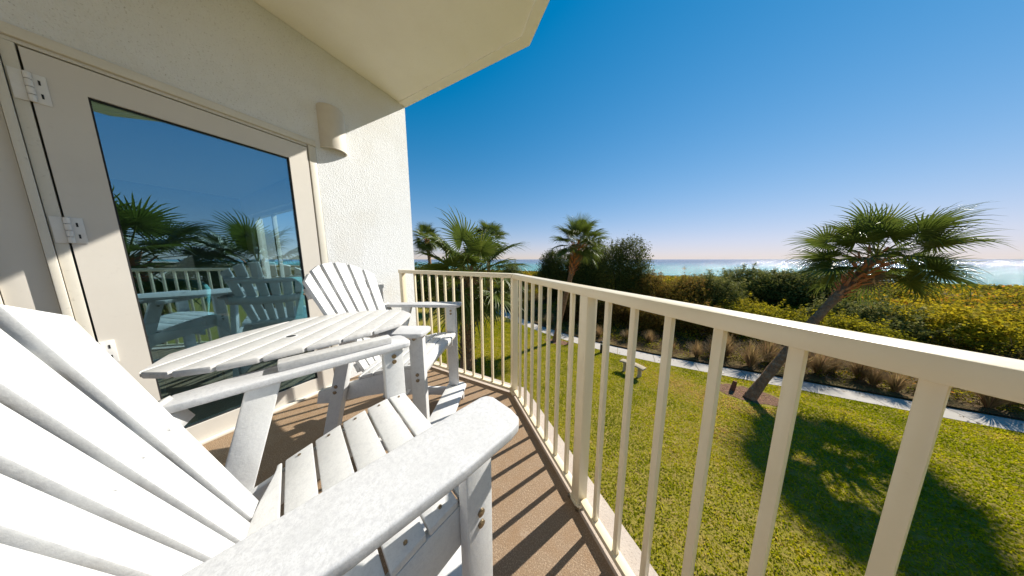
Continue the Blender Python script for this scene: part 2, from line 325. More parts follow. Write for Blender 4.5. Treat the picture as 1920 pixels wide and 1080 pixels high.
# ---------------------------------------------------------------- interior seen through the glass
rm = [(-2.53, -3), (-2.53, 1.64), (-8, 1.64), (-8, -3)]
def st(o): return tag(o, kind='structure')
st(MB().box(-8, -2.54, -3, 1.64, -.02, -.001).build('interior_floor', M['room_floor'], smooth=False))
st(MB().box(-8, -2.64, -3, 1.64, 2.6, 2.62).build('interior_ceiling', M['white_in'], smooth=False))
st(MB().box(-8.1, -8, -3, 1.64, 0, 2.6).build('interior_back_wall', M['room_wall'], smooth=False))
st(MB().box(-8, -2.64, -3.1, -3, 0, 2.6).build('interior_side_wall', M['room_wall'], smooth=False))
def armchair(loc, rz, label, wide=.78):
    t = empty('armchair' if wide < 1 else 'sofa', loc, rz); tag(t, label, 'armchair' if wide < 1 else 'sofa')
    W = wide/2
    MB().box(-W+.12, W-.12, -.30, .36, .22, .46, .05, 3).build('seat_cushion', M['teal'], t)
    MB().prism([(-W+.08, -.34, .2), (-W+.08, -.22, .2), (-W+.08, -.30, .98), (-W+.08, -.40, 1.0), (-W+.08, -.46, .9)], (2*W-.16, 0, 0), .04, 3).build('backrest', M['teal'], t)
    for s in (-1, 1):
        MB().box(s*W-(.12 if s > 0 else 0), s*W+(.12 if s < 0 else 0), -.36, .34, .1, .62, .05, 3).build('armrest', M['teal'], t)
        for yy in (-.28, .28): MB().box(s*(W-.1)-.02, s*(W-.1)+.02, yy-.02, yy+.02, 0, .2).build('leg', M['wood'], t)
    return t
armchair((-3.95, .80, 0), math.radians(100), 'teal high-backed armchair behind the glass, near its beach-side edge')
armchair((-4.5, -.05, 0), math.radians(190), 'long low teal sofa behind the glass pane', 1.5)
tb = empty('side_table', (-3.35, .25, 0)); tag(tb, 'pale side table standing inside the room between the sofa and armchair', 'side table')
MB().box(-.28, .28, -.2, .2, .52, .56, .008).build('table_top', M['white_in'], tb)
for sx in (-1, 1):
    for sy in (-1, 1): MB().box(sx*.24-.02, sx*.24+.02, sy*.16-.02, sy*.16+.02, 0, .519).build('leg', M['white_in'], tb)
bl = empty('vertical_blind', (-2.75, 1.35, 0)); tag(bl, 'pale vertical blind slats hanging gathered inside the room', 'blind')
for k in range(7):
    a = .5+.2*math.sin(k*2.1); y_ = -.36+k*.07
    MB().prism([(-.02, y_-.03*math.cos(a), .1), (-.018, y_-.03*math.cos(a), .1), (.022, y_+.03*math.cos(a), .1), (.02, y_+.03*math.cos(a), .1)], (0, 0, 2.1)).build('slat', M['white_in'], bl, smooth=False)
MB().box(-.03, .03, -.6, .25, 2.21, 2.26).build('headrail', M['white_in'], bl)
for o_ in (tb,): pass

# ================================================================ RAILING
rl = empty('balcony_railing', (-.81, 1.6, 0)); tag(rl, 'cream metal balcony railing with square balusters bending round the balcony edge', 'railing')
DR = .63; xB = (DR-ND[1]*1.6)/ND[0]; PB = np.array([xB, 1.6]); PE = PB+ED*2.2
def rp(mb, name, **k): return inw(mb.build(name, M['rail'], rl, **k), rl)
def v3(p, z): return (float(p[0]), float(p[1]), z)
# mitred top rail pieces
def rail_piece(name, pa, pb, da, db, z0, z1, hw, bev=.004):
    """prism between pa and pb; da, db = mitre offset vectors for a half width"""
    pts = [v3(pa-da*hw, z0), v3(pb-db*hw, z0), v3(pb+db*hw, z0), v3(pa+da*hw, z0)]
    return rp(MB().prism(pts, (0, 0, z1-z0), bev), name)
Nl = np.array([0., 1.]); Nr = np.array([1., 0.])
def mitre(n1, n2): s_ = n1+n2; return s_/(1+n1@n2)
mB, mE = mitre(Nl, ND), mitre(ND, Nr)
P0 = np.array([-2.31, 1.6]); P3 = np.array([PE[0], -3.1])
ee = .0015
rail_piece('top_rail', P0, PB-np.array([ee, 0]), Nl, mB, 1.052, 1.09, .032)
rail_piece('top_rail', PB+ED*ee, PE-ED*ee, mB, mE, 1.052, 1.09, .032)
rail_piece('top_rail', PE+np.array([0, -ee]), P3, mE, Nr, 1.052, 1.09, .032)
rail_piece('bottom_rail', P0+np.array([.03, 0]), PB-np.array([.03, 0]), Nl, Nl, .022, .047, .018, .002)
rail_piece('bottom_rail', PB+ED*.03, PB+ED*.90, ND, ND, .022, .047, .018, .002)
rail_piece('bottom_rail', PB+ED*.962, PE-ED*.03, ND, ND, .022, .047, .018, .002)
rail_piece('bottom_rail', PE+np.array([0, -.03]), P3, Nr, Nr, .022, .047, .018, .002)
def post(p, d, hw, z0, z1, name, bev=.002):
    n = np.array([-d[1], d[0]]); c = [p-d*hw-n*hw, p+d*hw-n*hw, p+d*hw+n*hw, p-d*hw+n*hw]
    return rp(MB().prism([v3(q, z0) for q in c], (0, 0, z1-z0), bev), name)
post(P0+np.array([.03, 0]), Nr, .025, 0, 1.0515, 'post', .003)
post(PB, ED, .0265, 0, 1.0515, 'post', .003); post(PB+ED*.931, ED, .0265, 0, 1.0515, 'post', .003); post(PE, ED, .0265, 0, 1.0515, 'post', .003)
for p, d in ((PB, ED), (PB+ED*.931, ED), (PE, ED)):
    q = p-ND*.0; o_ = post(q, d, .034, .0, .0215, 'post_shoe', .004)
for s_ in (-1, 1):
    for p in (PB+ED*.931,):
        b = p+ED*s_*.032-ND*.034
        rp(MB().tube([v3(b, .004), v3(b, .016)], .009, 8), 'anchor_bolt').data.materials[0] = M['bolt']
for x_ in np.arange(-2.069, -.87, .1137): post(np.array([x_, 1.6]), Nr, .0095, .0475, 1.0515, 'baluster', .0012)
for s_ in list(.931-np.arange(1, 8)*.1135)+list(.931+np.arange(1, 11)*.1155): post(PB+ED*s_, ED, .0095, .0475, 1.0515, 'baluster', .0012)
for y_ in np.arange(PE[1]-.12, -3, -.1135): post(np.array([PE[0], y_]), Nr, .0095, .0475, 1.0515, 'baluster', .0012)

# ================================================================ ADIRONDACK CHAIRS
SP = [(.153, .602), (.146, .608), (.082, .612), (0, .603), (-.08, .587), (-.158, .566), (-.232, .544), (-.30, .524), (-.36, .512)]
def zs(y):
    ys = [p[0] for p in SP][::-1]; zz = [p[1] for p in SP][::-1]; return float(np.interp(y, ys, zz))
BT = math.radians(22.1); BY, BZ = -.263, .557
def bp_(x, v, off=0.0):
    """point on the curved back: x across, v up along the recline, off = distance in front"""
    wv = -.049*(1-(x/.32)**2)+off
    return Vector((x, BY-v*math.sin(BT)+wv*math.cos(BT), BZ+v*math.cos(BT)+wv*math.sin(BT)))
def vtop(x): return float(np.interp(abs(x), [0, .06, .12, .207, .293, .36], [.705, .70, .685, .641, .582, .53]))
def make_chair():
    t = empty('adirondack_chair')
    m = M['hdpe']
    edges = [(.150, .086), (.078, .004), (-.004, -.077), (-.085, -.157), (-.165, -.233)]
    for a, b in edges:
        za_, zb_ = zs(a), zs(b); th = .020
        if a > .14:
            sec = [(a, za_-.038), (a+.003, za_-.012), (a-.003, za_), (b, zb_), (b, zb_-th), (a-.02, za_-.024), (a-.02, za_-.038)]
        else: sec = [(a, za_-th), (a, za_), (b, zb_), (b, zb_-th)]
        sl = MB().prism([(-.284, y, z) for y, z in sec], (.568, 0, 0), .0035).build('seat_slat', m, t)
        for s in (-1, 1):
            yc = (a+b)/2; zc = zs(yc)
            MB().tube([(s*.262, yc, zc-.002), (s*.262, yc, zc+.0025)], .0045, 8).build('screw', M['bolt'], sl)
    # contoured rear board
    pts = [(-.284, -.241)]+[(.284, -.241)]+[(.284, -.252), (.262, -.255), (.245, -.26)]
    arc = [(x, -.262-.048*(1-(x/.235)**2)) for x in np.linspace(.225, -.225, 11)]
    pts += arc+[(-.245, -.26), (-.262, -.255), (-.284, -.252)]
    bm = MB(); bm.prism([(x, y, .521) for x, y in pts], (0, 0, .021), .003)
    for vv in bm.bm.verts: vv.co.z += (vv.co.y+.241)*.27
    bm.build('seat_slat', m, t)
    # side rails
    for s in (-1, 1):
        prof = [(y, zs(y)-.0215) for y in (.12, .08, 0, -.08, -.16, -.24)]
        prof = [(.128, .50), (.128, zs(.128)-.040)]+prof[1:]+[(-.34, .49), (-.50, .44), (-.52, .36), (-.42, .37), (-.25, .41), (0, .455), (.08, .47)]
        MB().prism([(s*.284-(.022 if s > 0 else -.0), y, z) for y, z in prof], (.022*(1 if s > 0 else -1)*(1) if s > 0 else -.0+.022, 0, 0) if s > 0 else (.022, 0, 0), .003).build('side_rail', m, t)
        # front leg, rear leg
        x0, x1 = (s*.286, s*.324) if s > 0 else (s*.324, s*.286)
        lg = MB().box(x0, x1, .078, .156, .132, .817, .005).build('leg', m, t)
        lr = MB().prism([(x0, -.255-.035, .817), (x0, -.255+.04, .817), (x0, -.485+.04, 0), (x0, -.485-.035, 0)], (x1-x0, 0, 0), .005).build('leg', m, t)
        xo = s*.325
        for par, yy, zz in ((lg, .117, .578), (lg, .117, .545), (lg, .11, .785), (lr, -.258, .775), (lr, -.352, .50), (lr, -.362, .465)):
            MB().tube([(xo-s*.002, yy, zz), (xo+s*.004, yy, zz), (xo+s*.0055, yy, zz)], [.0095, .0095, .006], 12).build('bolt', M['bolt'], par)
        # inner face bolts high on the front leg
        for zz in (.79, .765):
            MB().tube([(s*.287, .117, zz), (s*.281, .117, zz)], .009, 12).build('bolt', M['bolt'], lg)
        # arm
        A = [(.272, -.42), (.275, -.25), (.272, -.05), (.268, .08), (.268, .165), (.275, .182), (.292, .191), (.36, .191), (.392, .184), (.405, .168), (.410, .14), (.410, .02), (.400, -.14), (.378, -.30), (.345, -.42)]
        if s < 0: A = [(-x, y) for x, y in A][::-1]
        MB().prism([(x, y, .818) for x, y in A], (0, 0, .024), .0055, 3).build('arm', M['hdpe_arm'], t)
    # footrest and runners
    MB().prism([(-.335, .062, .104), (.335, .062, .104), (.345, .075, .104), (.345, .19, .104), (.315, .222, .104), (-.315, .222, .104), (-.345, .19, .104), (-.345, .075, .104)], (0, 0, .026), .006, 3).build('footrest', m, t)
    for s in (-1, 1):
        MB().box(s*.305-.019, s*.305+.019, .07, .20, 0, .1035, .004).build('foot_block', m, t)
        MB().beam((s*.27, .06, .09), (s*.27, -.47, .09), .022, .07, bevel=.004).build('stretcher', m, t)
    MB().box(-.28, .28, -.02, .002, .40, .455, .003).build('cross_brace', m, t)
    # back
    for i in range(6):
        xb, xt = (i-2.5)*.0635, (i-2.5)*.1025
        hb, ht = .0265, .0375
        L0, R0_, L1, R1 = xb-hb, xb+hb, xt-ht, xt+ht
        vl, vr = vtop(L1), vtop(R1)
        def q(x, v, off): return bp_(x, v, off)
        th = .022
        bm = bmesh.new()
        # extrapolate the side edges so they follow the fan
        def edge(xa, xb2, v, vt): return xa+(xb2-xa)*((v+.03)/(.65+.03))
        Lt, Rt = edge(L0, L1, vl, 0), edge(R0_, R1, vr, 0)
        F = [q(L0, -.03, 0), q(R0_, -.03, 0), q(Rt, vr, 0), q(Lt, vl, 0)]
        nn = (F[1]-F[0]).cross(F[3]-F[0]).normalized()
        if nn.y < 0: nn = -nn
        mb = MB().prism(F, -nn*th, .004)
        sl = mb.build('back_slat', m, t)
        xs = edge((L0+R0_)/2, (L1+R1)/2, .285, 0); c = q(xs, .285, 0)
        fc = (F[0]+(F[1]-F[0])*.5); c = c-nn*((c-fc).dot(nn))
        MB().tube([c-nn*.003, c+nn*.0022], .0048, 8).build('screw', M['hinge'], sl)
    def brace(v0, v1, hw, off=-.0265):
        xs = np.linspace(-hw, hw, 13); V, Fc = [], []
        for x in xs:
            for (vv, oo) in ((v0, off), (v1, off), (v1, off-.024), (v0, off-.024)): V.append(tuple(bp_(x*1.0, vv, oo)))
        for k in range(12):
            for j in range(4): Fc.append((k*4+j, k*4+(j+1) % 4, k*4+4+(j+1) % 4, k*4+4+j))
        Fc += [(0, 3, 2, 1), (48, 49, 50, 51)]
        raw_mesh('back_brace', V, Fc, m, t)
    brace(.25, .33, .315); brace(.49, .55, .265); brace(-.02, .035, .19)
    return t
NEAR = (-.625, .347, 0, 16.5); FAR = (-1.218, .97, 0, 63.86)
c1 = make_chair()
c2 = copy_tree(c1)
for c, q in ((c1, NEAR), (c2, FAR)): c.location = q[:3]; c.rotation_euler = (0, 0, -math.radians(q[3]))
tag(c1, 'white slatted adirondack chair with a wide speckled arm, nearest the slanting railing', 'chair', 'white balcony chairs')
tag(c2, 'white slatted adirondack chair with its whole fan back in view against the stucco wall', 'chair', 'white balcony chairs')

# ---------------------------------------------------------------- table
tt = np.array([-.616, .788]); tn = np.array([.788, .616]); TC = np.array([-1.225, .405])
tb = empty('slatted_table', (TC[0], TC[1], 0), math.atan2(tt[1], tt[0])-PI/2)     # local Y = along the slats, X = tn
tag(tb, 'white oval slatted table resting on the inner arms of both chairs, with an umbrella hole', 'table')
OUT_LO = [(-1.02, .90), (-1.0, .80), (-.94, .745), (-.88, .725), (-.78, .745), (-.69, .795), (-.61, .86), (-.49, .96), (-.375, 1.08), (-.362, 1.15)]
OUT_HI = [(-1.02, 1.02), (-.99, 1.17), (-.93, 1.28), (-.82, 1.37), (-.70, 1.42), (-.58, 1.445), (-.47, 1.43), (-.40, 1.39), (-.362, 1.30)]
c_n, c_t = float(TC@tn), float(TC@tt)
NS = 8; n0 = -1.018; pitch = (-.364-n0)/NS
for i in range(NS):
    x0 = n0+i*pitch+.003; x1 = n0+(i+1)*pitch-.003
    lo = [np.interp(x, *zip(*OUT_LO)) for x in (x0, x1)]; hi = [np.interp(x, *zip(*OUT_HI)) for x in (x0, x1)]
    pl = [(x0, lo[0]), (x1, lo[1]), (x1, hi[1]), (x0, hi[0])]
    MB().prism([(x-c_n, y-c_t, .8725) for x, y in pl], (0, 0, .022), .005, 2).build('table_slat', M['hdpe_top'], tb)
def batten(p0, hdg, L, z0=.8425, z1=.872, wd=.05):
    """strip under the slats, lying on a chair arm"""
    a = math.radians(hdg); d = np.array([math.sin(a), math.cos(a)]); n = np.array([d[1], -d[0]])
    c = [p0-d*L/2-n*wd/2, p0+d*L/2-n*wd/2, p0+d*L/2+n*wd/2, p0-d*L/2+n*wd/2]
    o_ = MB().prism([(float(x-TC[0]), float(y-TC[1]), z0) for x, y in c], (0, 0, z1-z0), .004).build('batten', M['hdpe_top'], tb)
    o_.rotation_euler = (0, 0, -tb.rotation_euler.z)
def chair_pt(C, x, y):
    a = math.radians(C[3]); u = np.array([math.sin(a), math.cos(a)]); r = np.array([math.cos(a), -math.sin(a)]); return np.array(C[:2])+r*x+u*y
batten(chair_pt(NEAR, -.33, -.05), 16.5, .34); batten(chair_pt(FAR, .34, -.14), 63.86, .26)
batten(TC+tn*-.12, -38+90, .5)
MB().tube([(0, 0, .8946), (0, 0, .8954)], .021, 20).build('umbrella_hole_ring', M['hinge'], tb).location = (-.03, -.08, 0)
MB().tube([(0, 0, .8955), (0, 0, .8958)], .015, 20).build('umbrella_hole_dark_disc', M['dark'], tb).location = (-.03, -.08, 0)  # black disc on top of the slats, the hole's inner shade put in as colour
# rust stain under the far chair's arm end
ra = math.radians(FAR[3])
rs = MB().box(-.011, .011, -.001, .001, -.008, .008).build('rust_spot', M['rust'], c2); rs.location = (.308, .1575, .800)

# ================================================================ GROUNDS
G = -3.3
def sheet(name, pts, z, m, kind='structure'):
    me = bpy.data.meshes.new(name); me.from_pydata([(x, y, z) for x, y in pts], [], [tuple(range(len(pts)))]); o_ = link(name, me, m); tag(o_, kind=kind); return o_
def fbm(x, y, sc, seed=0, oct=4):
    r = np.random.default_rng(seed+100); s = 0; a = 1; tot = 0
    for k in range(oct):
        for j in range(3):
            th = r.uniform(0, 2*PI); ph = r.uniform(0, 2*PI); fq = 2*PI/sc*(2**k)*r.uniform(.7, 1.4)
            s = s+a*np.sin((x*math.cos(th)+y*math.sin(th))*fq+ph+1.3*np.sin((x*math.sin(th)-y*math.cos(th))*fq*.6+ph*2)); tot += a
        a *= .55
    return s/tot*1.6
PATH_N = [(24, 11.2), (10.2, 10.62), (5.7, 10.72), (1.85, 10.72), (-.5, 10.95), (-2.3, 11.38), (-4.2, 12.1), (-6, 13.0), (-12, 16.5)]
PATH_F = [(24, 12.0), (10.2, 11.42), (5.9, 11.55), (1.9, 11.6), (-.4, 11.85), (-2.4, 12.35), (-4.5, 13.2), (-6.4, 14.2), (-12, 17.6)]
def yfar(x): xs = [p[0] for p in PATH_F][::-1]; return np.interp(x, xs, [p[1] for p in PATH_F][::-1])
def ynear(x): xs = [p[0] for p in PATH_N][::-1]; return np.interp(x, xs, [p[1] for p in PATH_N][::-1])
sheet('lawn', [(-60, -20), (60, -20), (60, 15), (24, 12.5), (-12, 17.5), (-60, 40)], G, M['lawn'])
pv, pf = [], []
for x_ in np.arange(-12, 24, 1.5):
    a_, b_x = x_+.008, x_+1.492; q = len(pv)
    pv += [(a_, float(ynear(a_)), G+.012), (b_x, float(ynear(b_x)), G+.012), (b_x, float(yfar(b_x)), G+.012), (a_, float(yfar(a_)), G+.012)]; pf.append((q, q+1, q+2, q+3))
tag(raw_mesh('path', pv, pf, M['path']), kind='structure')
# planted bed and dune terrain as one height field out to the beach
def dune(x, y):
    d = y-yfar(np.clip(x, -12, 24))
    h = np.where(d < 2.0, 0.02, 0)
    rise = 1/(1+np.exp(-(d-7)/2.5))*1.0
    fall = np.clip((d-16)/120, 0, 1)**.9
    hl_ = fbm(x, y, 34, 3)*.35*np.clip((d-3)/10, 0, 1)
    return G+.02+rise*(1-fall)+hl_*(1-fall)-fall*4.95
def canopy(x, y):
    """height of the scrub above the dune"""
    d = y-yfar(np.clip(x, -12, 24))
    lump = np.clip(.5+.62*fbm(x, y, 4.2, 11, 5), 0, 1.4)
    h = .18+1.0*lump**1.5
    h = h*np.clip((d-.7)/4.2, .0, 1)**.8*np.clip(1.4-(d-20)/90, .5, 1)
    return h
gx = np.concatenate([np.linspace(-240, -40, 30), np.linspace(-38, 60, 120), np.linspace(62, 360, 40)]); gd = np.concatenate([np.linspace(0, 30, 70), np.linspace(31, 160, 60)])
X, Dd = np.meshgrid(gx, gd); Y = yfar(np.clip(X, -12, 24))+Dd
Z = dune(X, Y)
nx, ny = len(gx), len(gd); idx = np.arange(nx*ny).reshape(ny, nx)
F_ = np.stack([idx[:-1, :-1], idx[:-1, 1:], idx[1:, 1:], idx[1:, :-1]], -1).reshape(-1, 4)
tag(raw_mesh('dune_terrain', np.stack([X, Y, Z], -1), F_, M['soil'], smooth=True), kind='structure')
sheet('beach', [(-400, 118), (700, 118), (700, 150), (-400, 150)], -8.05, M['sand'])
sheet('sea', [(-30000, 138), (60000, 138), (60000, 50000), (-30000, 50000)], -8.0, M['sea'])
# mulch strip beyond the path and the rings round the palms
mb_ = [(x, float(yfar(x))+.002) for x in np.linspace(-12, 24, 40)]; mt_ = [(x, float(yfar(x))+2.1+.25*math.sin(x*1.7)) for x in np.linspace(24, -12, 40)]
sheet('mulch_bed', mb_+mt_, G+.045, M['mulch'])
def ring(c, a, b, name='mulch_ring'):
    n = 26; pts = [(c[0]+(a+.06*math.sin(k*2.3+a))*math.cos(2*PI*k/n), c[1]+(b+.05*math.cos(k*3.1))*math.sin(2*PI*k/n)) for k in range(n)]
    return sheet(name, pts, G+.008, M['mulch'])
ring((3.95, 9.55), .85, .5); ring((-3.0, 11.05), .7, .35); ring((-5.9, 7.0), .5, .4)

# ---------------------------------------------------------------- leaves
def leaf_quads(c, size, up=0.0, aspect=.55, outdir=None, r=rng):
    """one diamond per centre"""
    n = len(c); nr = r.normal(size=(n, 3)); 
    if outdir is not None: nr = nr*.7+outdir*.9
    nr[:, 2] += up; nr /= np.linalg.norm(nr, axis=1)[:, None]
    a = np.cross(nr, r.normal(size=(n, 3))); a /= np.linalg.norm(a, axis=1)[:, None]+1e-9; b = np.cross(nr, a)
    s = size[:, None]; V = np.stack([c-a*s, c-b*s*aspect+nr*s*.12, c+a*s, c+b*s*aspect+nr*s*.12], 1)
    return V.reshape(-1, 3), np.arange(n*4).reshape(-1, 4)

# lawn blades
N = 330000
x = rng.uniform(-11, 12.5, N); y = rng.uniform(2.3, 13, N)
yn = ynear(np.clip(x, -12, 24)); keep = y < yn-.02
dd = np.hypot((x-3.95)/.95, (y-9.55)/.62); keep &= (dd > 1)|(rng.random(N) < .04); keep &= (np.hypot((x+3.0)/.7, (y-11.05)/.35) > 1)
x, y = x[keep], y[keep]; n = len(x)
dist = np.hypot(x, y); hgt = rng.uniform(.025, .06, n)*(.7+.3*fbm(x, y, .6, 5)); wd = rng.uniform(.006, .012, n)*(1+dist/14)
an = rng.uniform(0, 2*PI, n); lx, ly = rng.normal(0, .018, n), rng.normal(0, .018, n)
V = np.stack([np.stack([x-wd*np.cos(an), y-wd*np.sin(an), np.full(n, G)], -1), np.stack([x+wd*np.cos(an), y+wd*np.sin(an), np.full(n, G)], -1), np.stack([x+lx, y+ly, G+hgt], -1)], 1).reshape(-1, 3)
tone = .42+.24*fbm(x, y, 3.5, 21)+.18*fbm(x, y, .7, 22)+rng.normal(0, .15, n)
br = np.exp(-((x-2.2)/1.3)**2-((y-9.0)/1.0)**2)+.8*np.exp(-((x-4.4)/1.6)**2-((y-8.6)/.35)**2)+.5*np.exp(-((x-1.0)/.5)**2-((y-5.6)/.5)**2)+.7*np.exp(-((x-2.6)/1.0)**2-((y-7.0)/.8)**2)+.6*np.exp(-((x+4)/1.2)**2-((y-9)/1)**2); tone += br*rng.uniform(0, 1.0, n)
tag(raw_mesh('lawn_grass', V, np.arange(n*3).reshape(-1, 3), M['grassblade'], tone=np.clip(tone, 0, 1)), 'yellow-green lawn grass below the balcony', 'grass', kind='stuff')

# scrub mass
def scrub(n, x0, x1, d0, d1, power, size):
    d = d0+(d1-d0)*rng.random(n)**power
    x = rng.uniform(x0, x1, n)
    sc_ = (12+d)/14; x = x*np.where(d > 25, sc_*.55, 1)
    y = yfar(np.clip(x, -12, 24))+d
    cz = canopy(x, y); z = dune(x, y)+cz*(1-np.abs(rng.normal(0, .22, n)))+rng.normal(0, .04, n)*(1+d/20)
    k = cz > .07
    return x[k], y[k], z[k], d[k]
xs, ys_, zs_, ds = [], [], [], []
for a in ((430000, -22, 34, .5, 26, 1.0, 0), (240000, -60, 95, 22, 112, 1.3, 0)):
    q = scrub(*a); xs.append(q[0]); ys_.append(q[1]); zs_.append(q[2]); ds.append(q[3])
x, y, z, d = map(np.concatenate, (xs, ys_, zs_, ds)); n = len(x)
sz = rng.uniform(.022, .055, n)*(.75+d/13)*(1+.5*(rng.random(n) < .08))
V, F_ = leaf_quads(np.stack([x, y, z], -1), sz, up=.7)
sp = fbm(x, y, 7, 31, 3)      # species patches
tone = .43+.44*sp+.24*fbm(x, y, 1.8, 33)+.16*fbm(x+z, y-z, .45, 34)+rng.normal(0, .14, n)+.05*np.clip((x-4)/14, -1, 1)
tag(raw_mesh('dune_scrub', V, F_, M['scrub'], tone=np.clip(tone, 0, 1)), 'yellow and green dune scrub covering the ground up to the beach', 'scrub', kind='stuff')

def bush(name, c, rad, n, m, label, cat='bush', group='bushes beyond the path', lsize=.06, seed=1, tone0=.4, lobes=9, sticks=True):
    r = np.random.default_rng(seed); t = empty(name, (c[0], c[1], c[2])); tag(t, label, cat, group)
    rx, ry, rz = rad
    L = []
    for k in range(lobes):
        a = r.uniform(0, 2*PI); e_ = r.uniform(.0, 1)
        L.append((math.cos(a)*rx*.55*r.uniform(.3, 1), math.sin(a)*ry*.55*r.uniform(.3, 1), rz*(.35+.42*e_), r.uniform(.32, .52), r.uniform(-.12, .16)))
    L.append((0, 0, rz*.5, .62, 0))
    pts, out, tn_ = [], [], []
    w_ = np.array([l[3]**2 for l in L]); w_ /= w_.sum()
    for l, ww in zip(L, w_):
        k = int(n*ww); dr_ = r.normal(size=(k, 3)); dr_ /= np.linalg.norm(dr_, axis=1)[:, None]
        rr = 1-np.abs(r.normal(0, .16, k)); clump = np.sin(dr_[:, 0]*7+l[0]*3)*np.sin(dr_[:, 1]*8+l[1]*5)*np.sin(dr_[:, 2]*7)
        rr = rr*(1+.26*clump)+(r.random(k) < .05)*r.uniform(0, .22, k)
        p = dr_*rr[:, None]*np.array([rx, ry, rz*.95])*l[3]+np.array(l[:3]); pts.append(p); out.append(dr_); tn_.append(tone0+l[4]+.12*clump+r.normal(0, .12, k))
    for k in range(46):
        l = L[r.integers(len(L))]; dq = r.normal(size=3); dq[2] = abs(dq[2])+.5; dq /= np.linalg.norm(dq); m_ = int(26*n/15000)+6
        b0 = dq*np.array([rx, ry, rz*.95])*l[3]*.9+np.array(l[:3]); dv = dq+np.array([0, 0, .8])+r.normal(0, .3, 3); dv /= np.linalg.norm(dv); t_ = r.random(m_)[:, None]*r.uniform(.25, .75)
        pts.append(b0+dv*t_+r.normal(0, .05, (m_, 3))); out.append(np.repeat(dv[None], m_, 0)); tn_.append(np.full(m_, tone0+.12)+r.normal(0, .15, m_))
    P = np.concatenate(pts); O_ = np.concatenate(out); T = np.concatenate(tn_); kk = P[:, 2] > .03; P, O_, T = P[kk], O_[kk], T[kk]
    V, F2 = leaf_quads(P, r.uniform(.45, 1.15, len(P))*lsize*.85, up=.2, outdir=O_, r=r)
    raw_mesh('foliage', V, F2, m, t, tone=np.clip(T, 0, 1))
    s_ = MB()
    for k in range(7):
        a = r.uniform(0, 2*PI); q = Vector((math.cos(a)*rx*.5, math.sin(a)*ry*.5, rz*r.uniform(.5, .85)))
        s_.tube([(0, 0, -.1), tuple(q*.5+Vector((0, 0, .1))), tuple(q)], [.05*rz/2, .03*rz/2, .012], 6)
    s_.build('stems', M['twig'], t)
    return t
def gz(x, y): return float(dune(np.array([x]), np.array([y]))[0])
def polar(px, dist):        # a spot on the ground in the heading of the photograph's column
    a = math.radians(27.6)-math.atan((px-960)/400.0); return (-math.sin(a)*dist, math.cos(a)*dist)
BS = [  # px, distance, radii, top, n, material, label, tone
 (1105, 21.0, (3.2, 2.6, 5.6), 30000, 'oak', 'tallest dark scrub oak bush rising above the horizon behind the leaning palm', .42),
 (1165, 19.5, (2.6, 2.0, 5.1), 22000, 'oak', 'rounded dark green scrub oak bush just seaward of the leaning palm', .5),
 (1040, 21.5, (2.6, 2.0, 4.5), 17000, 'oak', 'dark olive scrub oak bush on the landward flank of the tallest bush', .36),
 (1215, 19.0, (2.0, 2.0, 3.6), 14000, 'brownbush', 'brownish green bush sloping down from the dark oaks towards the sea', .62),
 (1275, 19.0, (2.4, 2.0, 2.9), 15000, 'brownbush', 'wide rusty green bush in front of the turquoise water', .66),
 (1340, 20.0, (2.8, 2.2, 2.6), 14000, 'oak', 'low dark bush in the middle of the scrub below the horizon', .6),
 (1420, 25.0, (3.6, 2.6, 2.7), 14000, 'oak', 'long flat-topped dark bush on the dune ridge', .55),
 (1520, 26.0, (3.4, 2.4, 2.6), 12000, 'oak', 'flat dark bush on the ridge directly behind the big palm trunk', .58),
 (1225, 15.0, (1.7, 1.1, 1.9), 12000, 'brownbush', 'dark red-brown shrub at the path edge behind the stone bench', .5),
 (1330, 15.6, (1.9, 1.2, 1.8), 11000, 'brownbush', 'red-brown shrub behind tufts of tan grass by the path', .55),
 (1410, 18.0, (2.6, 1.7, 1.9), 13000, 'yellow', 'low yellow-green shrub landward of the big palm trunk', .5),
 (1570, 18.0, (2.4, 1.7, 1.8), 13000, 'yellow', 'yellow-green mounded shrub just behind the big palm trunk', .42),
 (1650, 21.0, (2.6, 2.0, 1.9), 12000, 'oak', 'dark green shrub under the big palm crown', .62),
 (1745, 22.0, (2.6, 1.8, 1.8), 11000, 'yellow', 'golden-yellow flowering shrub beside the dark one under the big crown', .66),
 (1850, 24.0, (3.0, 2.0, 2.0), 11000, 'yellow', 'bright orange-yellow shrub at the seaward end of the scrub', .76),
 (960, 21.0, (2.4, 1.8, 3.6), 12000, 'oak', 'dark green bush behind the railing corner', .4),
 (880, 23.0, (3.0, 2.0, 3.6), 13000, 'oak', 'dark hedge-like bush behind the near fan palm', .42),
 (800, 24.0, (3.2, 2.2, 3.6), 13000, 'oak', 'dark bush beside the stucco wall edge under the far palms', .36),
 (1085, 15.4, (1.6, 1.0, 1.9), 10000, 'brownbush', 'dark brown undergrowth shrub behind the leaning palm trunk base', .35),
 (1155, 15.0, (1.5, .9, 1.8), 10000, 'brownbush', 'dark reddish shrub between the leaning palm and the bench', .4),
]
for i, (px, ds_, rad, n_l, mk, lab, tn0) in enumerate(BS):
    if mk in ('yellow', 'brownbush'): rad = (rad[0], rad[1], rad[2]*.82)
    x_, y_ = polar(px, ds_)
    bush('bush', (x_, y_, gz(x_, y_)-.1), rad, int(n_l*1.9), M[mk], lab, seed=40+i, tone0=tn0, lsize=.058*ds_/16)

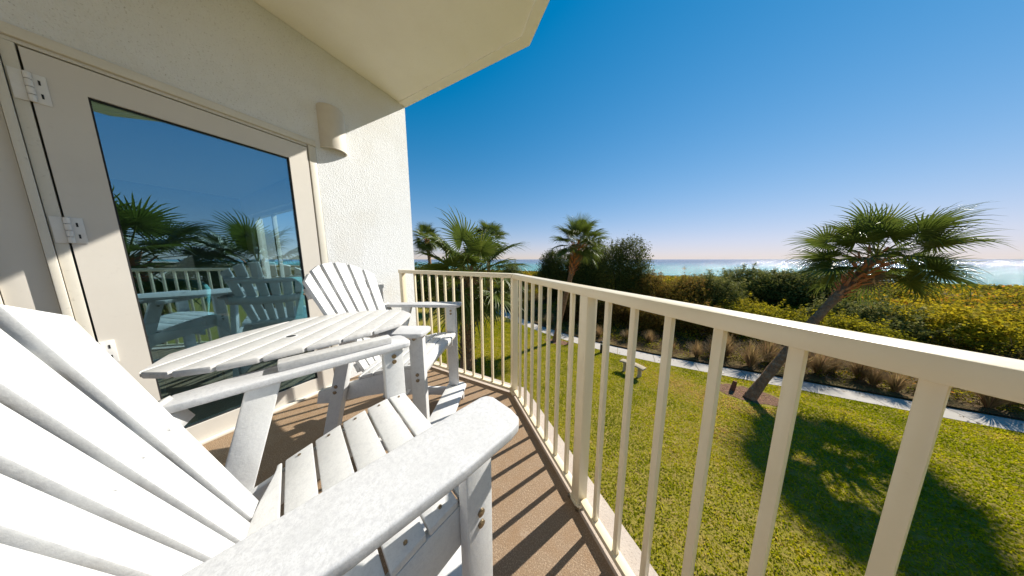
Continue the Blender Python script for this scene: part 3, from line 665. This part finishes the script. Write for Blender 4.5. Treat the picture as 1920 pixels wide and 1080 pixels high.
# ornamental grass tufts
def tuft_mesh(seed, n=420, R=.55, Hh=.75):
    r = np.random.default_rng(seed); a = r.uniform(0, 2*PI, n); e_ = r.uniform(.15, 1, n); L = Hh*r.uniform(.6, 1.15, n)
    V, F2 = [], []; ks = 4; wd_ = .006
    for i in range(n):
        ca, sa = math.cos(a[i]), math.sin(a[i]); b0 = len(V)
        for k in range(ks+1):
            t_ = k/ks; rad_ = e_[i]*R*t_**1.3; zz = L[i]*(t_*(1.25)-.45*e_[i]*t_**2.4); w2 = wd_*(1-t_*.7)
            V += [(ca*(rad_+.03)-sa*w2, sa*(rad_+.03)+ca*w2, zz), (ca*(rad_+.03)+sa*w2, sa*(rad_+.03)-ca*w2, zz)]
        for k in range(ks): q = b0+2*k; F2.append((q, q+1, q+3, q+2))
    tone = np.repeat(np.clip(r.normal(.5, .25, n), 0, 1), ks)
    return V, F2, tone
TU = []
for sd in (1, 2, 3):
    V, F2, tone = tuft_mesh(sd); o_ = raw_mesh('grass_tuft', V, F2, M['muhly'], tone=tone); TU.append(o_)
tufts = [(1035, 14.2, 1.0, 'pale grass tuft beside the leaning palm trunk'), (1100, 13.9, .9, 'small tan grass tuft just beyond the black path light'), (1228, 13.5, 1.1, 'pinkish tan grass tuft beyond the path behind the stone bench'),
 (1262, 13.8, .8, 'small reddish grass tuft beside the pinkish one'), (1375, 13.7, 1.1, 'golden grass tuft between two shrubs before the big palm trunk'), (1405, 14.1, 1.0, 'feathery blond grass tuft right beside the big palm trunk'),
 (1545, 14.8, 1.2, 'wide tan grass tuft first past the big palm trunk'), (1590, 15.0, 1.2, 'wide brown-tan grass tuft second past the big palm trunk'), (1640, 15.3, 1.1, 'tan grass tuft third past the big palm trunk'),
 (1800, 15.8, 1.2, 'windblown tan grass tuft beyond the last railing baluster'), (1850, 16.2, 1.1, 'brown grass tuft near the photo edge by the path'), (1905, 16.9, 1.3, 'pale straw grass tuft farthest along the path'), (985, 14.8, .8, 'small grass tuft behind the railing corner post')]
tufts += [(px_, 14.5, sc2, lab2) for px_, sc2, lab2 in [(1135, .9, 'tan grass tuft between the railing post and first wide baluster'), (1185, 1.0, 'straw grass tuft beyond the path, straight behind the bench seat'), (1300, 1.1, 'tan grass tuft midway between bench and big palm'), (1335, .9, 'low reddish grass tuft midway between bench and big palm'),
 (1455, 1.1, 'tan grass tuft behind the big palm trunk foot'), (1500, 1.2, 'shaggy tan grass tuft where the big trunk crosses the path'), (1690, 1.2, 'brown grass tuft under the seaward edge of the big crown'), (1745, 1.1, 'pale grass tuft beside a dark green plant at the path')]]
for i, (px, ds_, s_, lab) in enumerate(tufts):
    o_ = TU[i] if i < 3 else TU[i % 3].copy()
    if i >= 3: COL.objects.link(o_)
    x_, y_ = polar(px, ds_); y_ = float(yfar(x_))+.42+.85*((i*7) % 5)/4; s_ *= 1+.22*math.sin(i*5.3)
    o_.location = (x_, y_, G+.04); o_.scale = (s_,)*3; o_.rotation_euler = (0, 0, i*1.3); tag(o_, lab, 'ornamental grass', 'grass tufts along the path')

# ---------------------------------------------------------------- palms
def frond_mesh(seed, nseg=42, Lp=1.0, Lb=.95, dry=False):
    r = np.random.default_rng(seed); V, F2, T = [], [], []
    # petiole: thin three-sided bar arching down a little
    ks = 6; P = []
    for k in range(ks+1):
        t_ = k/ks; P.append(np.array([Lp*t_, 0, -.10*Lp*t_**2]))
    for k, p in enumerate(P):
        w_ = .022*(1-.5*k/ks); V += [(p[0], -w_, p[2]), (p[0], w_, p[2]), (p[0], 0, p[2]-w_)]
    for k in range(ks):
        for j in range(3): q = 3*k; F2.append((q+j, q+(j+1) % 3, q+3+(j+1) % 3, q+3+j)); T.append(.75)
    hub = P[-1]; slope = np.array([1, 0, -.2]); slope /= np.linalg.norm(slope)
    for i in range(nseg):
        a = math.radians(-148+296*i/(nseg-1)); ln = Lb*(.72+.28*math.cos(a*.75))*r.uniform(.9, 1.08)
        # costa: centre segments start farther along
        st_ = .004
        d0 = np.array([math.cos(a), math.sin(a), 0]); rise = .30*abs(math.sin(a))
        side = np.array([-math.sin(a), math.cos(a), 0]); wmax = .026+.006*r.random(); dr_ = r.uniform(.10, .34); tn0 = .45+r.normal(0, .1); hang = r.random() < .35
        base = len(V); K = 6
        for k in range(K+1):
            t_ = k/K; s_ = st_+(ln-st_)*t_
            wid = min(.076*s_+.002, wmax*.80)*(1 if t_ < .3 else max(0, 1.0-(t_-.3)/.7)**.8)
            z_ = rise*s_*.75-.10*st_*0-dr_*ln*t_**2.6-(ln*.22*max(0, t_-.7)/.3 if hang else 0)-.16*s_*max(0, math.cos(a))
            c_ = hub+d0*s_*(1-.12*t_**3); c_ = c_+np.array([0, 0, z_])
            V += [tuple(c_-side*wid+np.array([0, 0, .35*wid])), tuple(c_-np.array([0, 0, .35*wid])), tuple(c_+side*wid+np.array([0, 0, .35*wid]))]
        for k in range(K):
            q = base+3*k
            for j in (0, 1): F2.append((q+j, q+j+1, q+j+4, q+j+3)); T.append(np.clip(tn0+(.35 if k == K-1 and r.random() < .35 else 0)+r.normal(0, .04), 0, 1))
    return V, F2, T
FM = []
for sd in range(4):
    V, F2, T = frond_mesh(50+sd); o_ = raw_mesh('frond', V, F2, M['frond'], tone=T); FM.append(o_.data); bpy.data.objects.remove(o_)
V, F2, T = frond_mesh(77); o_ = raw_mesh('frond', V, F2, M['deadfrond'], tone=T); DM = o_.data; bpy.data.objects.remove(o_)
def palm(base, top, rb, rt, nf, fs, label, boots=1.2, flare=.12, bootmat='boot', bend=.0, seed=0, dead=2, group='cabbage palms', spread=1.0, emin=-38, emax=78):
    r = random.Random(seed); b = Vector(base); c = Vector(top)-b
    t = empty('palm_tree', base); tag(t, label, 'palm tree', group)
    pts, rad = [], []; K = 14
    side = Vector((c.x, c.y, 0))
    for k in range(K+1):
        u = k/K; p = c*u - side*bend*math.sin(PI*u)*.5 + Vector((0, 0, 0)); p.z -= .03 if k == 0 else 0
        pts.append(p); rad.append(rb*(1.25-.25*min(1, u*8))*(1-u)+rt*u+.008*math.sin(k*2.7))
    MB().tube(pts, rad, 14).build('trunk', M['bark'], t, ang=60)
    # old leaf bases
    mb = MB(); L = c.length; nb = int(boots/.055)
    for k in range(nb*2):
        u = 1-(boots/L)*(1-k/(nb*2)); i0 = min(int(u*K), K-1); f_ = u*K-i0; p = pts[i0].lerp(pts[i0+1], f_); ax = (pts[i0+1]-pts[i0]).normalized()
        a = k*2.399; d1 = Vector((math.cos(a), math.sin(a), 0)); d1 = (d1-ax*d1.dot(ax)).normalized(); sd = ax.cross(d1)
        fl = k/(nb*2); rr = rt*.8+flare*.5*fl; ln = r.uniform(.15, .30)*(rt/.13)*(.8+.5*fl); out = r.uniform(.35, .8)+flare*fl*1.5
        p0 = p+d1*rr; p1 = p0+ax*ln+d1*ln*out; w0, w1 = .05*rt/.13, .028*rt/.13; th = d1*.02
        bm = bmesh.new(); vs = [bm.verts.new(q) for q in (p0-sd*w0, p0+sd*w0, p1+sd*w1, p1-sd*w1, p0-sd*w0*.8-th*1.5, p0+sd*w0*.8-th*1.5, p1+sd*w1*.8-th, p1-sd*w1*.8-th)]
        for q in ((0, 1, 2, 3), (4, 7, 6, 5), (0, 4, 5, 1), (1, 5, 6, 2), (2, 6, 7, 3), (3, 7, 4, 0)): bm.faces.new([vs[j] for j in q])
        mb.merge(bm)
    mb.build('leaf_bases', M[bootmat], t, smooth=False)
    ax = (pts[-1]-pts[-2]).normalized()
    for k in range(nf+dead):
        isd = k >= nf
        a = k*2.39996+seed; u = (k+.5)/nf
        el = emax-(emax-emin)*u**.8 if not isd else -62-r.random()*15
        o_ = bpy.data.objects.new('frond', DM if isd else FM[r.randrange(4)]); COL.objects.link(o_); o_.parent = t
        s_ = fs*r.uniform(.85, 1.1)*(1.0 if not isd else .8)
        o_.scale = (s_*spread, s_, s_)
        e_ = math.radians(el+r.uniform(-6, 6))
        M1 = Matrix.Rotation(a, 4, 'Z') @ Matrix.Rotation(-e_, 4, 'Y') @ Matrix.Rotation(r.uniform(-.5, .5), 4, 'X')
        q = Vector((0, 0, 1)).rotation_difference((ax+Vector((0, 0, 1.6))).normalized())
        o_.rotation_euler = (q.to_matrix().to_4x4() @ M1).to_euler()
        o_.location = c+ax*(-.02+.10*(1-u))
    return t
def at(px, dist, z): x_, y_ = polar(px, dist); return (x_, y_, z)
palm((3.9, 9.25, G), (7.35, 11.85, 1.25), .125, .10, 32, 1.03, 'large palm leaning steeply seaward over the path, silhouetted against the glittering sea', 1.9, flare=.32, bend=.10, seed=3, dead=1)
palm((-3.12, 11.1, G), (-2.15, 11.75, 2.0), .13, .125, 34, .90, 'middle palm with rusty red leaf bases leaning in front of the dark oak bush', 1.7, flare=.42, seed=11, dead=1, bend=.05)
palm((-5.6, 6.55, G), (-5.45, 6.75, .5), .22, .20, 36, 1.40, 'broad fan palm close behind the railing with a shaggy trunk', 3.6, bootmat='boot_grey', seed=5, dead=4, emin=-50)
palm(at(915, 20.0, G), at(917, 20.0, 3.0), .17, .15, 44, 1.12, 'round-headed palm far behind the near fan palm', 1.5, bootmat='boot_grey', seed=8, dead=3, emin=-60)
palm(at(811, 27.0, G+.2), at(803, 27.0, 3.5), .20, .17, 40, 1.12, 'distant palm next to the stucco wall edge', 1.5, seed=19, dead=2, emin=-55)
palm((7.2, .4, G), (6.9, .3, 1.1), .18, .16, 28, 1.15, 'palm mirrored in the door glass near the hinges', 3, seed=23, dead=2)
palm((7.6, 2.9, G), (7.3, 2.7, .9), .18, .16, 28, 1.1, 'palm mirrored in the door glass near the sconce side', 3, seed=29, dead=2)

# ---------------------------------------------------------------- bench, path light, stubs
bx, by = .55, 9.2
bn = empty('stone_bench', (bx, by, G), math.radians(-28)); bn.scale = (.82, .82, .9); tag(bn, 'small curved cast-stone bench on the lawn near the path', 'bench')
arc = [(-.55+1.1*k/10, .10*math.cos((k/10-.5)*PI)) for k in range(11)]
pl = [(x, y-.17) for x, y in arc]+[(x, y+.17) for x, y in arc[::-1]]
MB().prism([(x, y, .40) for x, y in pl], (0, 0, .07), .01).build('seat', M['stone'], bn)
for s in (-1, 1):
    MB().prism([(s*.34-.05, -.13, 0), (s*.34-.05, .17, 0), (s*.34-.05, .12, .12), (s*.34-.05, .13, .3), (s*.34-.05, .18, .399), (s*.34-.05, -.12, .399), (s*.34-.05, -.08, .3), (s*.34-.05, -.08, .12)], (.1, 0, 0), .01).build('leg', M['stone'], bn)
pb = empty('path_light', (-.70, 10.72, G)); tag(pb, 'short black bollard path light at the lawn edge of the path', 'path light')
MB().tube([(0, 0, 0), (0, 0, .42)], .065, 16).build('post', M['blackmetal'], pb)
MB().tube([(0, 0, .4205), (0, 0, .50)], .045, 16).build('lens', M['hinge'], pb)
MB().tube([(0, 0, .5005), (0, 0, .56), (0, 0, .585)], [.075, .075, .04], 16).build('cap', M['blackmetal'], pb)
for i, (x_, y_, hh, lab) in enumerate([(3.62, 9.62, .33, 'short brown wooden stub standing in mulch beside the big palm trunk'), (-2.35, 11.0, .3, 'small brown stub in mulch beside the middle palm trunk')]):
    o_ = MB().tube([(0, 0, -.02), (.03, .01, hh*.6), (.05, .02, hh)], [.07, .06, .055], 9).build('wooden_stub', M['wood']); o_.location = (x_, y_, G); tag(o_, lab, 'stub', 'wooden stubs by the palms')

# ---------------------------------------------------------------- fallen leaves and low plants along the path
n = 9000
x = rng.uniform(-9, 20, n); y = yfar(x)+np.abs(rng.normal(0, .9, n))+.03; y[:260] = yfar(x[:260])-rng.uniform(0, .8, 260)
zz = np.full(n, G+.055); zz[:260] = G+.022
V, F_ = leaf_quads(np.stack([x, y, zz+rng.uniform(0, .03, n)*(np.arange(n) >= 260)], -1), rng.uniform(.015, .05, n), up=2.5, aspect=.4)
tag(raw_mesh('leaf_litter', V, F_, M['deadfrond'], tone=rng.random(n)), 'dry brown leaves scattered over the mulch beside the path', 'leaf litter', kind='stuff')
n = 26000
x = rng.uniform(-9, 20, n); pat = fbm(x, x*0+3.0, 2.2, 61, 3); y = yfar(x)+.25+np.abs(rng.normal(0, 1.0, n))
k = (fbm(x, y, 1.1, 62, 3) > .05); x, y = x[k], y[k]; n = len(x)
V, F_ = leaf_quads(np.stack([x, y, G+.05+rng.random(n)**1.5*.32], -1), rng.uniform(.018, .045, n), up=.6)
tag(raw_mesh('ground_cover', V, F_, M['yellow'], tone=np.clip(.3+.3*fbm(x, y, .8, 63)+rng.normal(0, .15, n), 0, 1)), 'low green and yellow plants sprouting from the mulch beside the path', 'ground cover', kind='stuff')

n = 30000
x = rng.uniform(-14, 28, n); d = .5+rng.random(n)**1.3*15; y = yfar(np.clip(x, -12, 24))+d
z = dune(x, y)+canopy(x, y)*rng.uniform(.1, 1.12, n)+.05
M['drytwig'] = leafmat('bare_brown_twigs', [(0, (.05, .03, .02)), (.6, (.17, .09, .05)), (1, (.36, .26, .17))], .05, .9, .1)
V, F_ = leaf_quads(np.stack([x, y, z], -1), rng.uniform(.08, .24, n), up=-.0, aspect=.035)
tag(raw_mesh('dry_twigs', V, F_, M['drytwig'], tone=rng.random(n)), 'bare brown twigs poking out of the dune scrub', 'twigs', kind='stuff')
